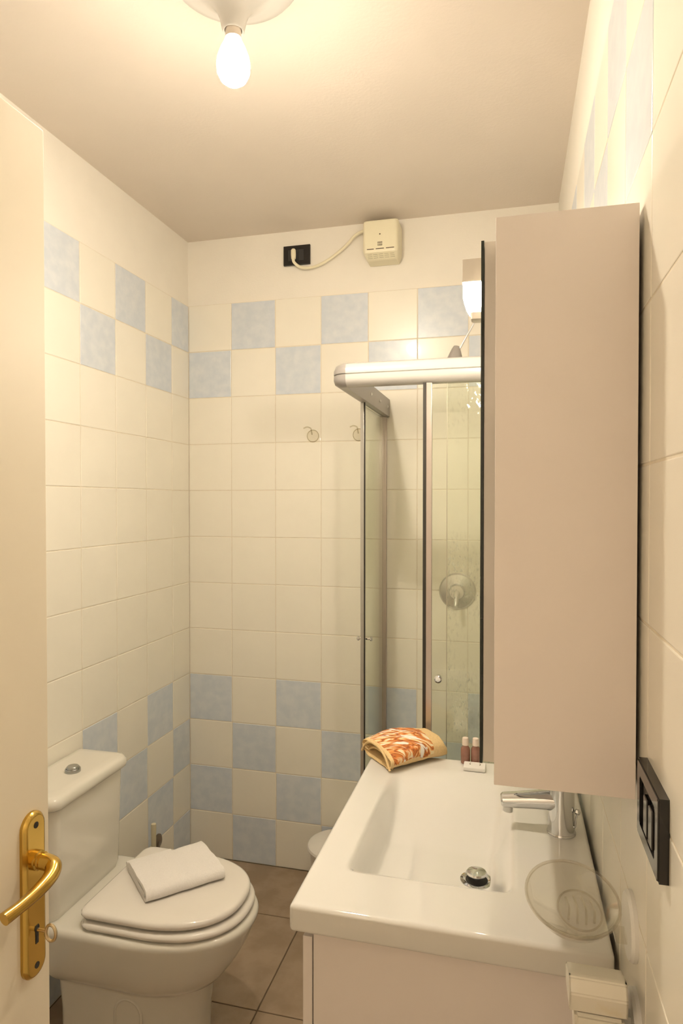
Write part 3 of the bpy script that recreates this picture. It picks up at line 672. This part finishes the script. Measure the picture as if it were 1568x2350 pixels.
# ------------------------------------------------------------------ dispenser below it
ds = thing('soap_dispenser', 'yellowed white boxy dispenser on the right wall below the soap dish', 'dispenser', (1.475, -1.72, 0.80))
obj('wall_disc', lathe(NB(), [(0.042, -0.0005), (0.042, 0.005), (0.039, 0.009), (0.001, 0.010)], (W, -1.702, 0.865), (-1, 0, 0), 36), M['white_plastic'], ds)
def q4(x0, x1, y0, y1, z): return [(x0, y0, z), (x1, y0, z), (x1, y1, z), (x0, y1, z)]
bm = NB(); loft(bm, [[(x_, y_, z_) for y_, z_ in ((-1.748, 0.9015), (-1.7525, 0.927), (-1.743, 0.9425), (-1.735, 0.9425), (-1.690, 0.926), (-1.690, 0.9015))] for x_ in (1.4475, 1.441, 1.4435, 1.509, 1.511, 1.508)][1:5])
bmesh.ops.bevel(bm, geom=bm.edges[:], offset=0.002, segments=2, affect='EDGES'); obj('cap', bm, M['old_plastic'], ds)
bm = NB(); loft(bm, [q4(1.452, 1.505, -1.745, -1.695, 0.79), q4(1.4475, 1.508, -1.748, -1.690, 0.8985)])
bmesh.ops.bevel(bm, geom=bm.edges[:], offset=0.004, segments=3, affect='EDGES'); obj('container', bm, M['old_plastic'], ds)
obj('neck', box(NB(), 1.455, 1.500, -1.740, -1.698, 0.897, 0.903), M['bracket'], ds)
obj('arm', box(NB(), 1.500, 1.523, -1.712, -1.692, 0.85, 0.88, 0.003), M['white_plastic'], ds)

# ------------------------------------------------------------------ things on the basin
def cloth(bm, prof, width, thick, origin, ux, uy, nseg=30, amp=0.002, seed=0.0, taper=None):
    """prof: list of (u, z) of the folded strip's centre line; extruded along uy"""
    P = [Vector((a, b, 0)) for a, b in prof]
    nrm = []
    for i in range(len(P)):
        t = (P[min(len(P) - 1, i + 1)] - P[max(0, i - 1)]).normalized(); nrm.append(Vector((-t.y, t.x, 0)))
    loopp = [P[i] + nrm[i] * thick / 2 for i in range(len(P))] + [P[-1] + (P[-1] - P[-2]).normalized() * thick * 0.35] + [P[i] - nrm[i] * thick / 2 for i in range(len(P) - 1, -1, -1)] + [P[0] + (P[0] - P[1]).normalized() * thick * 0.35]
    o = Vector(origin); ux = Vector(ux).normalized(); uy = Vector(uy).normalized(); loops = []
    for k in range(nseg + 1):
        s = (k / nseg - 0.5) * width; e = 1 - 0.25 * max(0, abs(k / nseg - 0.5) * 2 - 0.93) / 0.07
        L = []
        for q in loopp:
            zz = q.y if taper is None else q.y * taper(k / nseg, q.x)
            v = o + ux * q.x + uy * s + Vector((0, 0, zz))
            d = noise.noise_vector(v * 22 + Vector((seed, 0, 0))) * amp + noise.noise_vector(v * 70 + Vector((0, seed, 0))) * amp * 0.35
            w_ = min(1, max(0.15, q.y / (thick * 1.2)))
            L.append(v + Vector((d.x, d.y, d.z * w_)))
        loops.append(L)
    loft(bm, loops)
    return bm
def arc(cx, cz, r, a0, a1, n=6): return [(cx + r * math.cos(R(a0 + (a1 - a0) * i / n)), cz + r * math.sin(R(a0 + (a1 - a0) * i / n))) for i in range(n + 1)]
def line(a, b, n=8): return [(a[0] + (b[0] - a[0]) * i / n, a[1] + (b[1] - a[1]) * i / n) for i in range(n)]

# printed face towel: a puffy folded pouch, open towards the left
e1 = Vector((0.78, 0.63, 0)).normalized(); e2 = Vector((-e1.y, e1.x, 0))
tc0 = Vector((1.092, -0.856, BZ + 0.001))
ot = thing('face_towel', 'folded yellow face towel with orange brushstroke print on the basin corner', 'towel', tc0)
def tow_loop(u, w, h, ins=0.0, n=44, sag=0.0):
    L = []
    for i in range(n):
        t = 2 * math.pi * i / n; c, q = math.cos(t), math.sin(t)
        v = (w / 2 - ins) * math.copysign(abs(c) ** 0.75, c)
        z = (h - 2 * ins) * 0.5 * (1 + math.copysign(abs(q) ** 0.72, q)) + ins
        z *= 1 - sag * (v / w * 2) * 0.28 if q > 0 else 1          # lower towards the near side
        P_ = tc0 + e1 * u + e2 * (-v) + Vector((0, 0, z))
        d = noise.noise_vector(P_ * 26) * 0.0038 + noise.noise_vector(P_ * 75) * 0.0012
        if z < 0.004: d.z = abs(d.z) * 0.3
        L.append(P_ + d)
    return L
def tow_sec(u):
    s_ = (u + 0.085) / 0.17
    return 0.168 - 0.040 * s_, 0.040 + 0.026 * math.sin(math.pi * min(1, s_ * 0.8 + 0.08))
secs = []
for k in range(5):                                                    # inner lining of the open end
    u = -0.030 - 0.0135 * k; w_, h_ = tow_sec(u); secs.append(tow_loop(u, w_, h_, 0.0085 - 0.0005 * k))
secs.append(tow_loop(-0.093, *tow_sec(-0.093), 0.0045)); secs.append(tow_loop(-0.094, *tow_sec(-0.094), 0.0015))
N0 = len(secs)
us = [-0.092 + 0.169 * k / 26 for k in range(27)]
for u in us: w_, h_ = tow_sec(u); secs.append(tow_loop(u, w_, h_, 0))
for k in range(1, 7):
    a = k / 6 * math.pi / 2; w_, h_ = tow_sec(0.077); secs.append(tow_loop(0.077 + 0.020 * math.sin(a), w_ * (0.72 + 0.28 * math.cos(a)), h_ * (0.35 + 0.65 * math.cos(a)) + 0.002, 0))
bm = NB(); loft(bm, secs)
tow = obj('cloth', bm, M['terry_yellow'], ot, angle=70, mats=[M['terry_yellow'], M['print']])
for pg in tow.data.polygons:
    c = pg.center; u = Vector((c.x, c.y, 0)).dot(e1)
    pg.material_index = 1 if (-0.083 < u < 0.044 and pg.normal.dot(Vector((0, 0, 1))) > -0.25 and c.z > 0.004) and pg.index >= (N0 - 1) * 44 else 0
for k, (ho, hh) in enumerate(((0.0, 1.0), (0.014, 0.62))):            # hems standing out at the open end
    w_, h_ = tow_sec(-0.088)
    pts_ = [tc0 + e1 * (-0.095 + ho) + e2 * (v * w_ * (0.47 - 0.06 * k)) + Vector((0, 0, max(0.004, h_ * hh * (1 - abs(v) ** 2.6) ** 0.8))) for v in [(-1 + 2 * i / 16) for i in range(17)]]
    obj('hem', tube(NB(), pts_, 0.0034, 8), M['terry_yellow'], ot)

def bottle(x, y, label):
    b = thing('shampoo_bottle', label, 'bottle', (x, y, BZ), 'small bottles by the mirror')
    obj('body', lathe(NB(), [(0.0112, BZ + 0.0005), (0.0122, BZ + 0.002), (0.0122, BZ + 0.036), (0.0112, BZ + 0.041), (0.0075, BZ + 0.0455), (0.0072, BZ + 0.048)], (x, y, 0), n=24), M['shampoo'], b)
    obj('cap', lathe(NB(), [(0.0085, BZ + 0.0482), (0.0088, BZ + 0.050), (0.0082, BZ + 0.066), (0.0072, BZ + 0.0675), (0.0005, BZ + 0.068)], (x, y, 0), n=20), M['bottle_cap'], b)
bottle(1.250, -0.862, 'small brown shampoo bottle with pale cap, nearer the towel')
bottle(1.2765, -0.860, 'small brown shampoo bottle with pale cap, nearer the mirror')
sp = thing('soap_packet', 'small white wrapped soap lying in front of the bottles', 'soap', (1.275, -0.892, BZ))
bm = NB(); box(bm, 1.248, 1.304, -0.918, -0.876, BZ + 0.0006, BZ + 0.011, 0.0025); obj('wrapper', bm, M['paper'], sp)
for cx in (1.268, 1.286):
    bm = NB()
    a = [(cx + 0.0045 * math.cos(t), -0.893 + 0.006 * math.sin(t), BZ + 0.0111) for t in [R(120 + 120 * i / 8) if cx < 1.28 else R(-60 + 120 * i / 8) for i in range(9)]]
    tube(bm, a, 0.0008, 5); obj('printed_mark', bm, M['ink'], sp)

# ------------------------------------------------------------------ toilet
yc = -0.925
to = thing('toilet', 'white close-coupled toilet with closed seat against the left wall', 'toilet', (0.30, yc, 0))
def dloop(xb, xf, hw, z, n=40, p=2.3, rb=0.03, straight=0.5):
    """D-shaped outline: flat back at xb, rounded front at xf"""
    xs_ = xb + (xf - xb) * straight; a = xf - xs_
    L = []
    for i in range(n + 1):
        t = -math.pi / 2 + math.pi * i / n
        c, s = math.cos(t), math.sin(t)
        L.append((xs_ + a * abs(c) ** (2 / p), yc + hw * math.copysign(abs(s) ** (2 / p), s), z))
    for k in range(5):
        t = k / 4 * math.pi / 2; L.append((xb + rb - rb * math.sin(t), yc + hw - rb + rb * math.cos(t), z))
    for k in range(5):
        t = k / 4 * math.pi / 2; L.append((xb + rb - rb * math.cos(t), yc - hw + rb - rb * math.sin(t), z))
    return L
bm = NB()
loft(bm, [dloop(0.13, 0.535, 0.122, 0.0005), dloop(0.13, 0.530, 0.119, 0.02), dloop(0.128, 0.535, 0.118, 0.12), dloop(0.122, 0.548, 0.121, 0.200), dloop(0.118, 0.556, 0.125, 0.212), dloop(0.108, 0.578, 0.140, 0.222), dloop(0.095, 0.600, 0.156, 0.246), dloop(0.070, 0.628, 0.172, 0.285), dloop(0.050, 0.650, 0.183, 0.325), dloop(0.035, 0.664, 0.189, 0.360), dloop(0.030, 0.674, 0.193, 0.378), dloop(0.031, 0.675, 0.193, 0.388), dloop(0.034, 0.671, 0.189, 0.396), dloop(0.042, 0.661, 0.181, 0.3995), dloop(0.055, 0.64, 0.165, 0.400)])
bowl = obj('bowl', bm, M['ceramic_toilet'], to, angle=60)
def tloop(x0, x1, hw, z, r=0.03, n=6, bulge=0.0, yo=0.0):
    L = []
    for cx, cy, a0 in ((x1 - r, hw - r, 0), (x0 + 0.008, hw - 0.008, 90), (x0 + 0.008, -hw + 0.008, 180), (x1 - r, -hw + r, 270)):
        rr = r if cx > (x0 + x1) / 2 else 0.008
        for k in range(n + 1):
            a = R(a0 + 90 * k / n); L.append((cx + rr * math.cos(a), yc + yo + cy + rr * math.sin(a), z))
    return L
YO = -0.018
bm = NB(); loft(bm, [tloop(0.012, 0.160, 0.158, 0.4005, yo=YO), tloop(0.010, 0.166, 0.163, 0.42, yo=YO), tloop(0.008, 0.174, 0.168, 0.70, yo=YO), tloop(0.008, 0.174, 0.168, 0.712, yo=YO)])
obj('cistern', bm, M['ceramic_toilet'], to, angle=50)
bm = NB(); loft(bm, [tloop(0.006, 0.180, 0.173, 0.7125, yo=YO), tloop(0.004, 0.187, 0.179, 0.718, 0.035, yo=YO), tloop(0.004, 0.190, 0.182, 0.728, 0.036, yo=YO), tloop(0.004, 0.188, 0.180, 0.740, 0.036, yo=YO), tloop(0.006, 0.181, 0.174, 0.748, 0.034, yo=YO), tloop(0.012, 0.170, 0.165, 0.751, 0.03, yo=YO), tloop(0.03, 0.150, 0.145, 0.752, 0.03, yo=YO)])
lid = obj('cistern_lid', bm, M['ceramic_toilet'], to, angle=60)
obj('flush_button', lathe(NB(), [(0.0225, 0.7515), (0.0225, 0.760), (0.021, 0.7625), (0.0185, 0.761), (0.018, 0.766), (0.0155, 0.769), (0.0005, 0.7695)], (0.108, yc + YO, 0), n=28), M['button'], lid)
def plate_d(z0, z1, xb, xf, hw, r, name, m):
    bm = NB(); loft(bm, [dloop(xb + r, xf - r, hw - r, z0, straight=.42), dloop(xb + r * .3, xf - r * .3, hw - r * .3, z0 + r * .35, straight=.42), dloop(xb, xf, hw, z0 + r * .9, straight=.42), dloop(xb, xf, hw, z1 - r * .9, straight=.42), dloop(xb + r * .3, xf - r * .3, hw - r * .3, z1 - r * .35, straight=.42), dloop(xb + r, xf - r, hw - r, z1, straight=.42), dloop(xb + 4 * r, xf - 4 * r, hw - 4 * r, z1 + 0.0015, straight=.42)])
    return obj(name, bm, m, to, angle=60)
plate_d(0.4012, 0.4235, 0.240, 0.662, 0.183, 0.010, 'seat_ring', M['seat'])
plate_d(0.4285, 0.4520, 0.236, 0.648, 0.179, 0.010, 'seat_lid', M['seat'])
for s in (-1, 1): obj('hinge', tube(NB(), [(0.232, yc + s * 0.075 - 0.02, 0.416), (0.232, yc + s * 0.075 + 0.02, 0.416)], 0.010, 12), M['seat'], to)
bm = NB()        # arched moulding on the pedestal flank
arcp = [(0.352 + 0.040 * math.cos(R(a)), yc - 0.1175, 0.145 + 0.042 * math.sin(R(a))) for a in range(0, 181, 15)]
arcp = [(0.392, yc - 0.1175, 0.06)] + arcp + [(0.312, yc - 0.1175, 0.06)]
tube(bm, arcp, 0.0045, 8); obj('pedestal_moulding', bm, M['ceramic_toilet'], to)

# white towel on the seat lid
w1 = Vector((0.690, 0.724, 0)).normalized(); w2 = Vector((-w1.y, w1.x, 0))      # w1 along the folded front edge
wc = Vector((0.412, -0.892, 0.4545))
wt = thing('white_towel', 'white terry towel folded square on the toilet lid', 'towel', wc)
th = 0.0098
prof = line((0.092, th / 2 + 0.0006), (-0.080, th / 2 + 0.0006), 14) + arc(-0.082, 0.0175, 0.0122, 270, 90, 8)[1:] + line((-0.080, 0.030), (-0.055, 0.0325), 4) + line((-0.055, 0.0325), (0.086, 0.0270), 14) + [(0.092, 0.0255)]
bm = cloth(NB(), prof, 0.226, th, wc + w1 * 0.004, w2, w1, 40, 0.0028, 1.0)
obj('folded_cloth', bm, M['towel'], wt, angle=70)
prof = line((0.116, 0.0165), (-0.072, 0.0170), 14) + [(-0.076, 0.0170)]
obj('inner_layer', cloth(NB(), prof, 0.135, th, wc + w1 * -0.042, w2, w1, 30, 0.0020, 5.0), M['towel'], wt, angle=70)

# ------------------------------------------------------------------ toilet brush on the left wall
tb = thing('toilet_brush', 'toilet brush with pale handle in a dark wall holder', 'brush', (0.058, -0.405, 0.05))
bxy = (0.058, -0.405, 0)
obj('handle', lathe(NB(), [(0.004, 0.16), (0.0065, 0.165), (0.0085, 0.22), (0.0098, 0.325), (0.0088, 0.333), (0.001, 0.335)], bxy, n=16), M['brush_handle'], tb)
obj('cup', lathe(NB(), [(0.036, 0.05), (0.040, 0.054), (0.046, 0.20), (0.044, 0.20), (0.038, 0.058), (0.001, 0.057)], bxy, n=28), M['clear'], tb)
obj('brush_head', lathe(NB(), [(0.010, 0.06), (0.030, 0.07), (0.033, 0.115), (0.024, 0.145), (0.004, 0.162)], bxy, n=24), M['white_plastic'], tb)
obj('wall_disc', lathe(NB(), [(0.028, -0.0005), (0.028, 0.006), (0.020, 0.011), (0.001, 0.012)], (0, -0.280, 0.197), (1, 0, 0), 24), M['bracket'], tb)
bm = NB(); tube(bm, smoothpath([(0.008, -0.280, 0.197), (0.022, -0.300, 0.197), (0.040, -0.340, 0.197), (0.052, -0.360, 0.197)], 5), 0.004, 8)
rg = [(0.058 + 0.0475 * math.cos(2 * math.pi * i / 28), -0.405 + 0.0475 * math.sin(2 * math.pi * i / 28), 0.197) for i in range(29)]
tube(bm, rg, 0.0045, 8, False); obj('ring_holder', bm, M['bracket'], tb)
